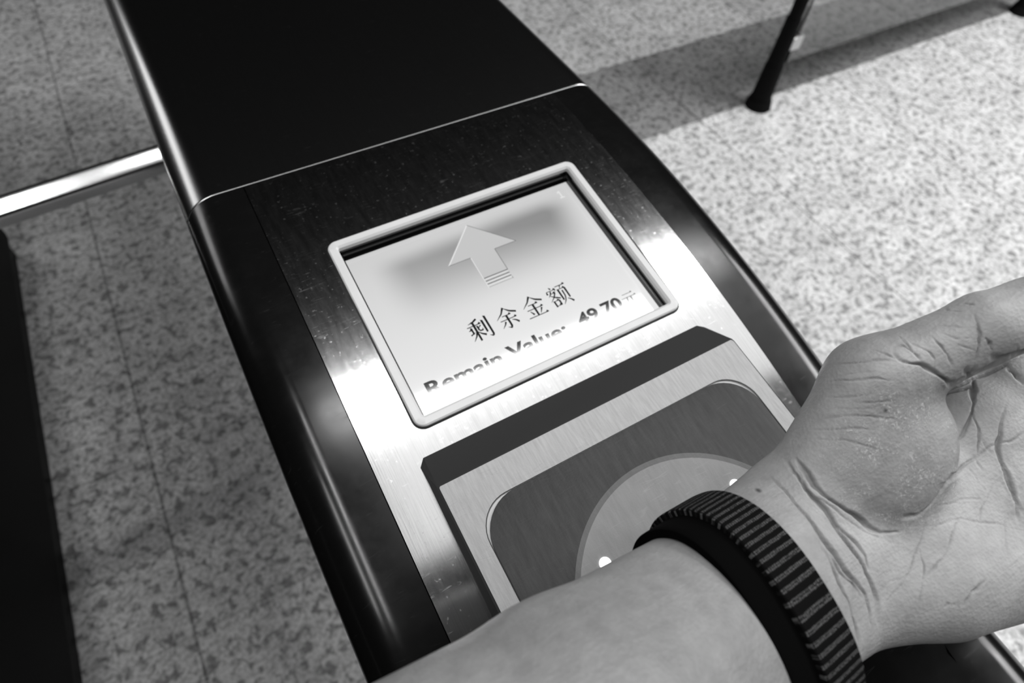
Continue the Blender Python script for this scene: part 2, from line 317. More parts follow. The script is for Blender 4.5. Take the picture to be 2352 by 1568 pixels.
CREASES=[
 ([(44.8,38.2),(48.6,36.5),(65.4,37.1),(63.6,34.2),(62.2,31.5),(61.0,29.8),(60.0,28.2),(57.8,26.1),(55.7,24.1),(54.0,22.5),(42.6,20.0)],0.9,1.3),
 ([(44.9,38.5),(46.6,37.4),(50.0,36.7),(66.6,37.7),(64.8,35.2),(63.5,33.3),(62.4,31.4)],1.3,2.2),
 ([(60.5,29.1),(59.7,26.3),(59.1,23.4),(58.4,21.5),(57.8,19.6),(56.5,17.4),(55.1,15.2)],0.7,0.9),
 ([(55.1,15.2),(52.2,14.2),(48.8,13.1),(44.2,11.5),(35.9,9.9),(31.9,7.5),(28.7,5.2),(26.1,4.0),(23.6,2.8),(21.0,2.9),(18.6,3.1)],1.2,1.8),
 ([(17.0,-0.1),(14.2,0.3),(11.2,0.7),(9.3,2.1),(7.5,3.6),(5.9,5.7),(4.3,7.9),(1.5,10.6),(-1.1,13.4),(-2.5,15.9),(-3.7,18.5),(-4.1,21.5),(-4.3,24.6),(-4.1,26.5),(-3.8,28.3)],1.3,1.9),
 ([(70.7,27.9),(67.8,24.7),(65.3,21.6),(63.8,19.4),(62.4,17.2),(61.5,14.4),(60.5,11.6),(59.9,8.9),(59.4,6.2),(58.8,3.1),(58.3,-0.0),(58.5,-2.5),(58.7,-5.0)],1.1,1.6),
 ([(54.5,14.9),(56.8,15.7),(59.1,16.6),(60.8,16.9),(62.4,17.2),(64.6,17.1),(66.9,17.1),(69.6,17.7),(72.3,18.4)],0.55,0.6),
 ([(58.5,21.5),(58.7,19.3),(58.9,17.2),(59.4,15.2),(59.9,13.3)],0.45,0.3),
 ([(54.2,14.9),(54.1,13.9),(54.0,12.9),(53.9,11.6),(53.7,10.3)],0.5,0.4),
 ([(50.5,52.4),(50.2,51.0),(50.0,49.6),(49.8,47.8),(49.7,46.1),(49.2,44.8),(48.8,43.6),(48.5,42.6),(48.1,41.7),(47.8,40.8),(47.6,40.0)],0.7,0.7),
 ([(50.6,45.2),(50.9,44.2),(51.2,43.2),(51.6,42.3),(52.0,41.3)],0.7,0.8),
 ([(39.3,50.4),(39.3,48.6),(39.5,46.9),(39.8,45.1),(40.4,43.3),(40.8,41.7),(41.4,40.1)],0.55,0.6),
 ([(28.9,51.3),(30.2,51.0),(31.5,50.6),(31.9,49.1),(32.5,47.6),(32.7,46.3),(33.0,44.9),(33.1,43.7),(33.3,42.5)],0.6,0.7),
 ([(33.5,50.8),(34.2,49.4),(34.9,48.0),(35.5,46.7),(36.3,45.5),(36.5,44.5),(36.8,43.5),(36.6,41.8),(36.6,40.2)],0.5,0.5),
 ([(27.2,48.6),(27.5,47.5),(27.9,46.5),(28.9,45.5),(30.0,44.5),(31.4,43.6),(32.9,42.9),(33.8,42.1),(34.8,41.4),(35.8,40.7),(36.9,40.0),(38.1,38.9),(39.6,37.9),(41.3,36.9),(43.8,36.0),(61.8,38.3),(61.1,36.8)],1.1,1.7),
 ([(42.0,53.6),(43.4,52.5),(44.8,51.5),(46.2,50.3),(47.7,49.1)],0.5,0.25),
 ([(41.5,50.9),(42.7,49.2),(44.1,47.5),(45.9,46.7),(47.8,45.8)],0.5,0.25),
 ([(43.6,46.1),(44.7,44.7),(45.9,43.4),(47.0,42.9),(48.1,42.5)],0.5,0.25),
 ([(50.6,59.8),(49.1,58.0),(48.9,56.8),(49.3,55.6),(49.9,54.4)],0.5,0.3),
 ([(52.2,57.9),(52.3,57.3),(52.4,56.8),(52.5,56.2),(52.5,55.6)],0.6,0.5),
 ([(15.5,52.1),(16.6,50.9),(18.0,49.9),(19.9,49.1),(22.2,48.4),(24.1,47.3),(26.3,46.2)],0.6,0.5),
 ([(12.0,47.4),(13.2,46.3),(14.7,45.3),(16.9,44.0),(19.5,42.9),(21.6,41.6),(24.1,40.5)],0.6,0.5),
 ([(9.1,43.0),(11.0,41.7),(13.1,40.6),(15.9,39.5),(19.1,38.5)],0.5,0.3),
 ([(12.7,39.1),(15.1,37.7),(17.9,36.5),(20.6,35.7),(23.6,35.0)],0.5,0.3),
 ([(12.8,48.1),(14.7,47.2),(17.1,46.5),(19.2,45.3),(21.5,44.3)],0.5,0.15),
 ([(5.7,37.1),(7.7,36.3),(10.0,35.5),(13.0,34.2),(16.3,33.0),(19.3,31.5),(22.7,30.2)],0.55,0.45),
 ([(2.6,35.3),(5.1,33.7),(8.0,32.2),(12.3,30.4),(17.2,28.7)],0.5,0.4),
 ([(1.6,31.7),(4.1,30.4),(6.9,29.1),(10.1,26.8),(13.7,24.6),(14.7,23.6),(15.7,22.6)],0.5,0.35),
 ([(8.4,39.5),(10.1,38.3),(12.0,37.1),(14.3,36.2),(16.8,35.3)],0.5,0.15),
 ([(23.1,51.9),(24.2,50.3),(25.4,48.8),(26.8,47.1),(28.3,45.5),(29.4,44.9),(30.5,44.3)],0.5,0.45),
 ([(32.9,54.8),(32.4,52.5),(32.5,50.4),(32.3,48.3),(32.4,46.4),(32.9,44.4),(33.7,42.5)],0.5,0.4),
 ([(51.8,40.6),(53.9,39.4),(56.5,38.4),(81.3,41.3),(81.2,39.2),(81.0,37.5),(81.0,35.9),(81.2,34.6),(81.4,33.3)],1.1,1.8),
 ([(47.1,38.3),(48.7,37.2),(70.0,40.0),(67.7,37.9),(66.0,36.0),(64.4,34.3),(63.0,32.7)],1.2,1.5),
 ([(59.1,40.3),(60.2,39.5),(62.0,38.9),(87.2,42.8),(86.6,41.8)],0.5,0.4),
 ([(-5.6,29.5),(-6.3,26.9),(-6.7,24.4),(-6.6,21.5),(-6.2,18.7),(-5.3,15.6),(-4.2,12.6),(-3.3,9.1),(-2.5,5.7),(-2.1,2.2),(-1.5,-1.3),(-0.6,-3.8),(0.4,-6.3),(0.7,-9.1),(1.1,-11.8),(1.0,-14.5),(1.1,-17.2),(0.5,-19.9),(0.0,-22.6)],1.3,2.0),
 ([(-12.3,25.5),(-12.4,22.0),(-12.1,18.7),(-11.5,15.2),(-10.7,11.9),(-10.1,8.1),(-9.3,4.5),(-8.7,0.9),(-7.8,-2.5),(-6.6,-5.8),(-5.2,-9.0),(-4.0,-11.4),(-2.6,-13.9),(-2.5,-16.1),(-2.2,-18.3),(-2.8,-20.3),(-3.3,-22.3)],1.2,1.6),
 ([(-11.0,3.2),(-10.9,0.3),(-10.7,-2.5),(-10.8,-5.4),(-10.8,-8.3),(-10.5,-11.5),(-9.9,-14.7),(-9.9,-17.7),(-9.5,-20.8),(-9.9,-23.0),(-10.0,-25.3)],0.9,1.0),
 ([(-10.1,-0.6),(-9.5,-3.5),(-8.8,-6.3),(-7.4,-8.3),(-5.9,-10.3),(-5.2,-12.4),(-4.4,-14.5)],0.8,0.9),
 ([(-6.4,18.2),(-5.7,14.9),(-4.7,11.6),(-3.3,8.6),(-1.9,5.6),(-0.3,2.8),(1.4,0.1),(1.8,-2.0),(2.3,-4.2),(1.9,-6.1),(1.6,-8.0)],0.9,1.1),
 ([(-5.4,25.1),(-5.7,21.2),(-5.8,17.4),(-4.2,15.0),(-2.5,12.7),(-0.6,9.8),(1.5,7.0),(3.5,4.7),(5.6,2.4),(8.5,0.5),(11.5,-1.5)],0.5,0.5),
 ([(4.1,7.4),(5.1,5.9),(6.0,4.4),(7.0,3.1),(8.0,1.9),(9.5,1.0),(11.0,0.2)],0.5,0.5),
 ([(27.3,2.9),(25.9,0.3),(24.1,-2.4),(21.9,-4.5),(19.8,-6.5),(17.4,-8.8),(15.0,-11.0),(12.3,-12.9),(9.6,-14.8),(6.7,-16.3),(3.7,-17.7)],0.5,0.4),
 ([(21.0,-6.3),(20.3,-8.8),(19.6,-11.2),(17.9,-13.8),(16.3,-16.4),(14.7,-18.7),(13.3,-21.0)],0.5,0.35),
 ([(17.4,-14.7),(19.6,-13.5),(21.8,-12.3),(24.6,-10.7),(27.5,-9.1),(29.7,-7.0),(32.0,-4.9),(37.0,-1.7),(42.1,1.6)],0.5,0.45),
 ([(55.0,5.9),(51.2,2.9),(47.4,-0.1),(44.7,-2.5),(41.6,-4.8)],0.45,0.4),
 ([(31.0,3.7),(36.8,3.8),(42.2,3.9),(46.0,3.1),(49.7,2.4)],0.45,0.35),
 ([(20.4,0.0),(24.5,-0.4),(28.8,-0.9),(33.5,-1.2),(38.5,-1.4),(44.0,-3.5),(49.1,-5.5),(52.8,-7.2),(56.3,-8.8)],0.45,0.35),
 ([(60.8,13.1),(60.6,10.2),(60.3,7.4),(59.5,3.9),(58.7,0.4),(57.6,-2.6),(56.5,-5.6)],1.0,1.5),
 ([(35.6,-18.7),(32.4,-19.6),(29.4,-20.6),(27.4,-22.3),(25.7,-24.1)],0.7,0.6),
 ([(52.3,-4.6),(50.9,-7.0),(49.3,-9.4),(47.5,-11.9),(45.8,-14.4)],0.45,0.25),
 ([(3.6,-14.3),(6.0,-13.4),(8.3,-12.5),(10.0,-12.6),(11.7,-12.8)],0.5,0.2),
 ([(50.5,12.4),(50.6,9.7),(50.7,7.0),(51.1,5.2),(51.6,3.4)],0.4,0.25),
 ([(16.0,-4.0),(17.7,-2.4),(19.1,-0.7),(21.7,1.0),(24.1,2.6)],0.4,0.2),
 ([(19.4,-23.0),(20.5,-22.5),(21.6,-22.1),(23.0,-22.7),(24.3,-23.2)],0.6,0.3),
]
MOLES=[(-19.5,21.5,.8),(20.2,33.4,.6)]

DRYC=(25,20); DRYR=((1/24,0),(0,1/20))
WATCH_C=(-39.5,-11.5,11.6); WATCH_A=(.915,.235,-.30); WATCH_ROLL=0.0
STB,STT,STW,STS=34.6,26.5,24.0,9.0

# ---------------------------------------------------------------- floor
G=m_granite()
fl=mesh('floor',[(-4,-3,0),(6,-3,0),(6,7,0),(-4,7,0)],[(0,1,2,3)],G,smooth=False); fl['kind']='structure'
MS=m_shell(); MB=m_brushed(); MR=m_reader()
MBLK=m_simple('black_rubber',.006,.5,0,.3); MGL=m_simple('black_gloss',.006,.18,0,.5)
MBODY=m_simple('dark_painted_steel',.006,.6,0,.15)
MCHR=m_simple('chrome',.62,.2,1.); MTRIM=m_simple('seam_glint_steel',.75,.32,1.)
MBEZ=m_simple('satin_light_plastic',.58,.36,0,.5,noise=(60,.02),bump=(1500,.12,.0003))
# ---------------------------------------------------------------- ticket gate
XL,XR,RF=-.030,.262,.022
def prof(y):
    if y>=.315: return .98
    d=.315-y
    if y>-.075: return .98-d*d/2.24-.35*d**4
    z0=.98-.39**2/2.24-.35*.39**4
    return z0+(y+.075)*.05
def section(y,x0,x1,zb,off=0.0,n=12,z=None):
    """outer wall + fillet + flat: open polyline from the left wall foot to x1"""
    zt=(prof(y) if z is None else z)+off; P=[]
    if x0 is None:
        P.append((XL-off,y,zb)); P.append((XL-off,y,(zb+zt-RF)/2))
        for i in range(n+1):
            a=math.pi-math.pi/2*i/n
            P.append((XL+RF+(RF+off)*math.cos(a),y,zt-off-RF+(RF+off)*math.sin(a)))
    else: P.append((x0,y,zt))
    if x1 is None:
        for i in range(n+1):
            a=math.pi/2-math.pi/2*i/n
            P.append((XR-RF+(RF+off)*math.cos(a),y,zt-off-RF+(RF+off)*math.sin(a)))
        P.append((XR+off,y,(zb+zt-RF)/2)); P.append((XR+off,y,zb))
    else: P.append((x1,y,zt))
    return P
def loft(rows,close=False):
    V=[p for r in rows for p in r]; m=len(rows[0]); F=[]
    for i in range(len(rows)-1):
        for j in range(m if close else m-1):
            k=(j+1)%m; F.append((i*m+j,i*m+k,(i+1)*m+k,(i+1)*m+j))
    return V,F
gate=tag(empty('ticket_gate',(.116,.6,0)),'dark curved-top ticket gate whose lit display and card reader sit under the wrist','ticket gate')
def part(name,V,F,mat,par=gate,**k):
    o=mesh(name,V,F,mat,None,**k)
    if par is gate: setpar(o,gate)
    else:
        o.parent=par
    return o
def box(x0,x1,y0,y1,z0,z1):
    V=[(x,y,z) for z in (z0,z1) for y in (y0,y1) for x in (x0,x1)]
    return V,[(0,2,3,1),(4,5,7,6),(0,1,5,4),(2,6,7,3),(0,4,6,2),(1,3,7,5)]
def join(parts):
    V=[];F=[]
    for v,f in parts:
        n=len(V); V+=list(v); F+=[tuple(i+n for i in q) for q in f]
    return V,F
def bevelled(o,w,seg=3):
    md=o.modifiers.new('bevel','BEVEL'); md.width=w; md.segments=seg; md.limit_method='ANGLE'; return o
ys=[-.2+i*(.5135/60) for i in range(61)]
# shoulders + nose (one shell with two rails)
L=loft([section(y,None,.0078,.80)+[(.0078,y,prof(y)-.004)] for y in ys])
Rr=loft([[(.2222,y,prof(y)-.004)]+section(y,.2222,None,.80) for y in ys])
NS=loft([[(.0078,y,prof(y)),(.2222,y,prof(y))] for y in [-.2,-.17,-.14,-.11,-.09,-.075,-.06,-.0505]]); NS=join([NS,([(.0078,-.0505,prof(-.05)),(.2222,-.0505,prof(-.05)),(.2222,-.0505,prof(-.05)-.004),(.0078,-.0505,prof(-.05)-.004)],[(0,1,2,3)])])
e0=section(-.2,None,None,.80); E0=([*e0],[tuple(range(len(e0)))])
e1=[(p[0],.3135,p[2]) for p in section(.3135,None,None,.80)]; 
rim=loft([section(.3135,None,None,.80),section(.3135,None,None,.80,-.004)])
part('side_rails',*join([L,Rr,NS,E0,rim]),MS)
# top cover
cy=[.3147,.3152]+[.3152+i*.04 for i in range(1,36)]
rows=[section(.3147,None,None,.80,-.0006)]+[section(y,None,None,.80) for y in cy[1:]]
V,F=loft(rows); n=len(rows[0]); F.append(tuple(range(n))[::-1]); F.append(tuple(len(V)-n+i for i in range(n)))
part('top_cover',V,F,m_cover())
# bright bead added to stand in for the highlight on the seam edge
rows=[section(.3136,None,None,.80,-.0008),section(.3138,None,None,.80,-.0001),section(.3141,None,None,.80,.00012),section(.3144,None,None,.80,-.0001),section(.3146,None,None,.80,-.0008)]
part('seam_glint_bead',*loft(rows),MTRIM)
part('cabinet_body',*box(XL+.001,XR-.001,-.199,1.67,.05,.80),MBODY)
part('plinth',*box(XL+.02,XR-.02,-.18,1.64,0,.05),MBLK)
# brushed face plate with a window for the display
hx0,hx1,hy0,hy1=.0372,.1928,.1325,.2445
xs=sorted(set([.0083+i*(.2217-.0083)/16 for i in range(17)]+[hx0,hx1])); yy=sorted(set([y for y in ys[1:-1] if y>-.049]+[-.0500,.3130,hy0,hy1]))
V=[];F=[];idx={}
for i,x in enumerate(xs):
    for j,y in enumerate(yy): idx[i,j]=len(V); V.append((x,y,prof(y)+.0004))
for i in range(len(xs)-1):
    for j in range(len(yy)-1):
        if hx0-1e-6<=xs[i]<hx1-1e-6 and hy0-1e-6<=yy[j]<hy1-1e-6: continue
        F.append((idx[i,j],idx[i+1,j],idx[i+1,j+1],idx[i,j+1]))
def skirt(loop,dep):
    n0=len(V)
    for (x,y) in loop: V.append((x,y,prof(y)+.0004)); V.append((x,y,prof(y)+.0004-dep))
    m=len(loop)
    for k in range(m):
        a=n0+2*k;b=n0+2*((k+1)%m); F.append((a,a+1,b+1,b))
skirt([(xs[0],y) for y in yy]+[(xs[-1],y) for y in yy[::-1]],.004)
part('face_plate',V,F,MB)
# display: tilted plane
TH=math.atan(.1165)
def DP(x,y,w=0.): # x, y on the display plane, w along its normal
    return (x,y-w*math.sin(TH),.9785+.1165*(y-.25)+w*math.cos(TH))
def rrect(x0,x1,y0,y1,r,n=8):
    P=[]
    for cx,cyy,a0 in ((x1-r,y1-r,0),(x0+r,y1-r,90),(x0+r,y0+r,180),(x1-r,y0+r,270)):
        for i in range(n+1):
            a=math.radians(a0+90*i/n); P.append((cx+r*math.cos(a),cyy+r*math.sin(a)))
    return P
bx0,bx1,by0,by1=.0343,.1942,.1288,.2480
def ring(levels,plane,n=8,cap=False):
    rows=[[plane(x,y,w) for x,y in rrect(bb[0],bb[1],bb[2],bb[3],r,n)] for bb,r,w in levels]
    V,F=loft(rows,True)
    if cap: m=len(rows[0]); F.append(tuple(len(V)-m+i for i in range(m)))
    return V,F
def ins(b,d): return (b[0]+d,b[1]-d,b[2]+d,b[3]-d)
B=(bx0,bx1,by0,by1)
bez=part('display_bezel',*ring([(B,.0055,-.004),(B,.0055,.0019),(ins(B,.0004),.0052,.0024),(ins(B,.0008),.0050,.0026),(ins(B,.0040),.0024,.0025),(ins(B,.0052),.0012,.0016),(ins(B,.0054),.0008,-.0008)],DP),MBEZ,auto=25)
GP=lambda x,y,w: (x,y,prof(y)+w)
def dense(loop,n=6): return [tuple(np.array(a)+(np.array(c)-np.array(a))*k/n) for a,c in zip(loop,loop[1:]+loop[:1]) for k in range(n)]
gl=[dense(rrect(*ins(B,d),r,6),6) for d,r in ((-.0008,.0062),(.0010,.0046))]
part('bezel_gasket',*loft([[GP(x,y,.0002) for x,y in gl[0]],[GP(x,y,.00075) for x,y in gl[0]],[GP(x,y,.00075) for x,y in gl[1]]],True),MBLK,smooth=False)
Bi=ins(B,.0054)
part('display_surround',*ring([(Bi,.0008,-.0006),(Bi,.0008,-.0034),(ins(Bi,.0012),.0006,-.0036),(ins(Bi,.0012),.0006,-.0070),(ins(Bi,.0030),.0004,-.0070)],DP),MGL,smooth=False)
sx0,sx1,sy0,sy1=.0400,.1905,.1330,.2397
# the display sits on its own tilted frame so its content can use its local axes
scr=mesh('display_screen',[(0,0,0),(sx1-sx0,0,0),(sx1-sx0,(sy1-sy0)/math.cos(TH),0),(0,(sy1-sy0)/math.cos(TH),0)],[(0,1,2,3)],m_screen(),smooth=False)
scr.location=Vector(DP(sx0,sy0,-.0068)); scr.rotation_euler=(TH,0,0); setpar(scr,gate); scr['label']='lit display glass'
def SL(x,y,k=1): return (x-sx0,(y-sy0)/math.cos(TH),.00006*k)
INK=m_ink('dark_display_ink',.012); LT=m_ink('light_display_ink',.78); FILL=m_ink('arrow_fill',.56); MID=m_ink('arrow_shadow_ink',.17)
def flat(name,polys,mat,k=1):
    V=[];F=[]
    for i,P in enumerate(polys):
        n=len(V); V+=[SL(x,y,k+i*.004) for x,y in P]; F.append(tuple(range(n,n+len(P))))
    o=mesh(name,V,F,mat,scr,smooth=False); return o
def thick(p,q,w,w2=None):
    w2=w if w2 is None else w2
    d=(q[0]-p[0],q[1]-p[1]); l=math.hypot(*d); nx,ny=-d[1]/l,d[0]/l
    return [(p[0]+nx*w/2,p[1]+ny*w/2),(p[0]-nx*w/2,p[1]-ny*w/2),(q[0]-nx*w2/2,q[1]-ny*w2/2),(q[0]+nx*w2/2,q[1]+ny*w2/2)]
ar=[(.1146,.2343),(.1359,.2124),(.1216,.2124),(.1216,.1966),(.1060,.1966),(.1060,.2124),(.0921,.2124)]
flat('arrow_symbol',[ar],FILL,1)
w=.00042
lt=[thick(ar[6],ar[0],w*1.6),thick(ar[4],ar[5],w),thick((.106,.1899),(.106,.1966),w*.8)]+[thick((.1065,yv),(.1212,yv),w) for yv in (.1957,.1935,.1914)]
dk=[thick(ar[0],ar[1],w*.8),thick(ar[1],ar[2],w*.8),thick(ar[2],ar[3],w*.9),thick(ar[5],ar[6],w*.8),thick((.1216,.1899),(.1216,.1915),w*.6)]+[thick((.1063,yv),(.1216,yv),ww) for yv,ww in ((.1966,.0006),(.1944,.0006),(.1923,.0006),(.1902,.0002))]
flat('arrow_highlight',lt,LT,2); flat('arrow_shadow',dk,MID,3)
# --- hand drawn characters in a 100 x 100 cell (x right, y down)
def Hs(x1,x2,y,t=3.6): return [[(x1,y-t/2),(x1,y+t/2),(x2,y+t/2),(x2,y-t/2)],[(x2-11,y-t/2),(x2-4,y-8.5),(x2+2,y-t/2),(x2,y+t/2)]]
def Vs(x,y1,y2,t=8.5): return [[(x-t/2-1.5,y1-2.5),(x-t/2,y2),(x+t/2,y2-1.5),(x+t/2,y1+1.5)]]
def Ss(*pw):
    out=[]
    for (x1,y1,w1),(x2,y2,w2) in zip(pw[:-1],pw[1:]): out.append(thick((x1,y1),(x2,y2),w1,w2))
    return out
G1=Ss((54,3,8),(36,11,7),(12,15,1.5))+Hs(2,62,27)+Vs(33,10,97)+Ss((31,56,8),(22,72,6),(3,90,1.5))+Ss((36,56,2),(48,70,7),(63,80,9))+Vs(17,32,62,7)+Hs(3,18,42,3)+Ss((3,62,6),(24,55,2))+Vs(45,32,54,7)+Ss((45,55,6),(60,57,6),(61,48,1.5))+Ss((59,34,6),(46,43,2))+Vs(73,16,72)+Vs(91,3,90)+Ss((92,84,9),(87,95,7),(74,87,1.5))
G2=Ss((52,3,9),(34,26,6),(3,47,1.5))+Ss((50,5,2),(72,26,8),(98,38,8))+Hs(30,70,39)+Hs(14,88,57)+Vs(50,39,91)+Ss((50,84,9),(46,96,7),(33,88,1.5))+Ss((34,64,8),(26,75,5),(10,88,1.5))+Ss((64,64,2),(78,72,7),(88,84,9))
G3=Ss((52,2,9),(34,24,6),(3,46,1.5))+Ss((50,4,2),(72,24,8),(98,36,8))+Hs(28,72,40)+Hs(13,87,60)+Vs(50,40,92)+Ss((24,66,3),(34,84,9))+Ss((79,65,8),(63,88,2))+Hs(4,96,93)
G4=Ss((24,2,4),(30,11,8))+Ss((6,17,4),(5,30,9))+Hs(6,48,17,3)+Ss((49,15,5),(42,27,2))+Ss((24,20,7),(17,32,5),(5,42,1.5))+Hs(20,40,31,3)+Ss((39,31,7),(26,48,5),(2,66,1.5))+Ss((13,38,3),(30,52,7),(50,62,6))+Vs(15,66,95,7)+Vs(39,66,92,7)+Hs(15,38,67,3)+Hs(15,38,90,3)+Hs(52,99,8)+Ss((77,8,6),(69,23,2))+Vs(59,23,76,7.5)+Vs(91,23,74,7.5)+Hs(59,91,24,3)+Ss((75,32,7),(74,60,6),(66,78,5),(50,95,1.5))+Ss((78,74,3),(90,84,7),(97,95,9))
G5=Hs(20,82,17)+Hs(5,95,40)+Ss((38,41,7),(33,68,6),(6,95,1.5))+Vs(62,41,84,7.5)+Ss((62,84,7),(72,92,6),(92,91,6),(94,74,1.5))
def cell(G,x,y,w,h): return [[(x+px/100*w,y-py/100*h) for px,py in P] for P in G]
pl=[]
for i,Gg in enumerate((G1,G2,G3,G4)): pl+=cell(Gg,.0826+i*.01675,.1757,.0132,.0143)
flat('chinese_text',pl,INK,2)
flat('yuan_sign',cell(G5,.1702,.1548,.0105,.0100),MID,2)
def text(name,body,x,y,width,height,mat,off,k=2):
    cu=bpy.data.curves.new(name,'FONT'); cu.body=body; cu.size=1; cu.offset=off; cu.resolution_u=4
    o=bpy.data.objects.new(name,cu); COL.objects.link(o)
    dg=bpy.context.evaluated_depsgraph_get(); me=bpy.data.meshes.new_from_object(o.evaluated_get(dg)); bpy.data.objects.remove(o)
    vs=[v.co for v in me.vertices]; x0=min(v.x for v in vs);x1=max(v.x for v in vs);y0=0;y1=max(v.y for v in vs)
    for v in me.vertices:
        X=(v.co.x-x0)/(x1-x0)*width+x; Yv=(v.co.y)/y1*height+y; v.co=SL(X,Yv,k)
    me.materials.clear(); me.materials.append(mat); me.name=name
    q=bpy.data.objects.new(name,me); COL.objects.link(q); q.parent=scr; return q
text('remain_value_text','Remain Value:',.0483,.1452,.0835,.0078,INK,.028)
text('amount_text','49.70',.1405,.1462,.0290,.0077,INK,.028)
flat('corner_digit',cell([[(40,0),(62,0),(62,86),(40,86)],[(40,0),(40,20),(12,30),(12,16)],[(10,86),(92,86),(92,100),(10,100)]],.1770,.2350,.0040,.0058),LT,2)
# ---------------------------------------------------------------- card reader
SR=.11
def RPz(x,y,w=0.): return (x,y,.9715+SR*(y-.1)+w)
def base_z(y): return prof(y)-.001
basep=[(.0310,.1160),(.0280,.1125),(.0283,.1050),(.0283,-.049),(.2035,-.049),(.2035,.1040),(.1990,.1135),(.1955,.1160)]
midp=basep
topp=[(.0300,.0978),(.0294,.0975),(.0293,.0960),(.0293,-.0465),(.2012,-.0465),(.2014,.0955),(.2010,.0970),(.2000,.0978)]
shr=[(.0310,.0966),(.0306,.0964),(.0303,.0958),(.0303,-.0455),(.2004,-.0455),(.2006,.0952),(.2002,.0960),(.1995,.0966)]
rows=[[(x,y,base_z(y)) for x,y in basep],[(x,y,prof(y)+.0010) for x,y in basep],[RPz(x,y,-.0005) for x,y in topp],[RPz(x,y) for x,y in shr]]
V,F=loft(rows,True)
pb=(.0390,.1918,-.0400,.0812)
# top face with an opening for the pad: triangulated ring via bmesh
hole=[RPz(x,y) for x,y in rrect(*pb,.0165,10)]
bmm=bmesh.new()
o_=[bmm.verts.new(p) for p in rows[-1]]; h_=[bmm.verts.new(p) for p in hole]
ed=[bmm.edges.new((o_[i],o_[(i+1)%len(o_)])) for i in range(len(o_))]+[bmm.edges.new((h_[i],h_[(i+1)%len(h_)])) for i in range(len(h_))]
bmesh.ops.triangle_fill(bmm,use_beauty=True,use_dissolve=False,edges=ed,normal=(0,0,1))
bmm.verts.index_update(); tv=[tuple(v.co) for v in bmm.verts]; tf=[tuple(v.index for v in f.verts) for f in bmm.faces]; bmm.free()
hw=loft([hole,[(x,y,z-.0012) for x,y,z in hole]],True)
MHS=m_simple('reader_black_housing',.030,.7,0,.1)
rd=part('card_reader',V,F,MHS,auto=30)
part('reader_top_plate',*join([(tv,tf),hw]),MR,rd,auto=30)
lv=lambda x,y,w: RPz(x,y,w)
part('pad_groove',*ring([(pb,.0165,-.0008),(ins(pb,.0050),.0155,-.0008)],lv,10),m_simple('pad_tray',.45,.4),rd,smooth=False)
pd=ins(pb,.00040)
part('reader_pad',*ring([(pd,.0200,-.0012),(pd,.0200,-.0002),(ins(pd,.0004),.0196,.0000)],lv,10,cap=True),m_pad('pad_dark_grey',.042,.009),rd,auto=30)
part('pad_gasket',*ring([(ins(pb,-.00010),.0166,.00005),(ins(pb,.00025),.0163,.00005)],lv,10),MBLK,rd,smooth=False)
CX,CY,CRD=.115,.0018,.0615
def disc(r,w,n=96,cx=CX,cy=CY):
    P=[(cx+r*math.cos(2*math.pi*i/n),max(-.0385,cy+r*math.sin(2*math.pi*i/n))) for i in range(n)]
    return P
def discmesh(r0,r1,w,cx=CX,cy=CY,n=96):
    a=[RPz(x,y,w) for x,y in disc(r1,w,n,cx,cy)]
    if r0<=0: return a,[tuple(range(n))]
    b_=[RPz(x,y,w) for x,y in disc(r0,w,n,cx,cy)]; return loft([a,b_],True)
part('target_rim',*discmesh(CRD-.0024,CRD,.00012),m_pad('disc_rim_grey',.125,.01),rd,smooth=False)
part('target_disc',*discmesh(0,CRD-.0024,.00014),m_pad('disc_grey',.235,.015,.45),rd,smooth=False)
MLED=m_simple('lit_indicator',.8,.4,emit=3.0)
for k in range(4):
    a=math.radians((42,138,222,318)[k]); part('indicator_light',*discmesh(0,.0027,.0005,CX+.0492*math.cos(a),CY+.0492*math.sin(a),32),MLED,rd,smooth=False)
mk=[(.1337,.0325),(.1341,.0325),(.1329,.0368),(.1325,.0368)]
part('printed_mark',[RPz(x,y,.0003) for x,y in mk],[(0,1,2,3)],m_simple('white_print',.7,.5),rd,smooth=False)
# ---------------------------------------------------------------- turnstile arm
def tube(p0,p1,r,n=32,r2=None,cap=True):
    p0=np.array(p0,float);p1=np.array(p1,float);d=p1-p0;d/=np.linalg.norm(d);u=np.cross(d,(0,0,1.)) if abs(d[2])<.9 else np.cross(d,(1.,0,0));u/=np.linalg.norm(u);v=np.cross(d,u);r2=r if r2 is None else r2
    A=[p0+r*(math.cos(t)*u+math.sin(t)*v) for t in np.linspace(0,2*math.pi,n,False)];Bq=[p1+r2*(math.cos(t)*u+math.sin(t)*v) for t in np.linspace(0,2*math.pi,n,False)]
    V,F=loft([A,Bq],True)
    if cap: F+= [tuple(range(n))[::-1],tuple(range(n,2*n))]
    return V,F
def arm_section(x,y,n=56,sz=.0124,rot=math.radians(28)):
    P=[]
    for i in range(n):
        t=2*math.pi*i/n; c_,s_=math.cos(t),math.sin(t); e=.42
        u=math.copysign(abs(c_)**e,c_)*sz; v=math.copysign(abs(s_)**e,s_)*sz
        P.append((x,y+u*math.cos(rot)+v*math.sin(rot)*-1*-1*-1,.78+u*math.sin(rot)+v*math.cos(rot)))
    return P
V,F=loft([arm_section(-.0295,.648),arm_section(-.49,.610)],True); F+=[tuple(range(56)),tuple(range(56,112))[::-1]]
part('turnstile_arm',V,F,MCHR)
part('arm_collar',*tube((-.0290,.648,.78),(-.0325,.6477,.78),.0165,48),MBLK)
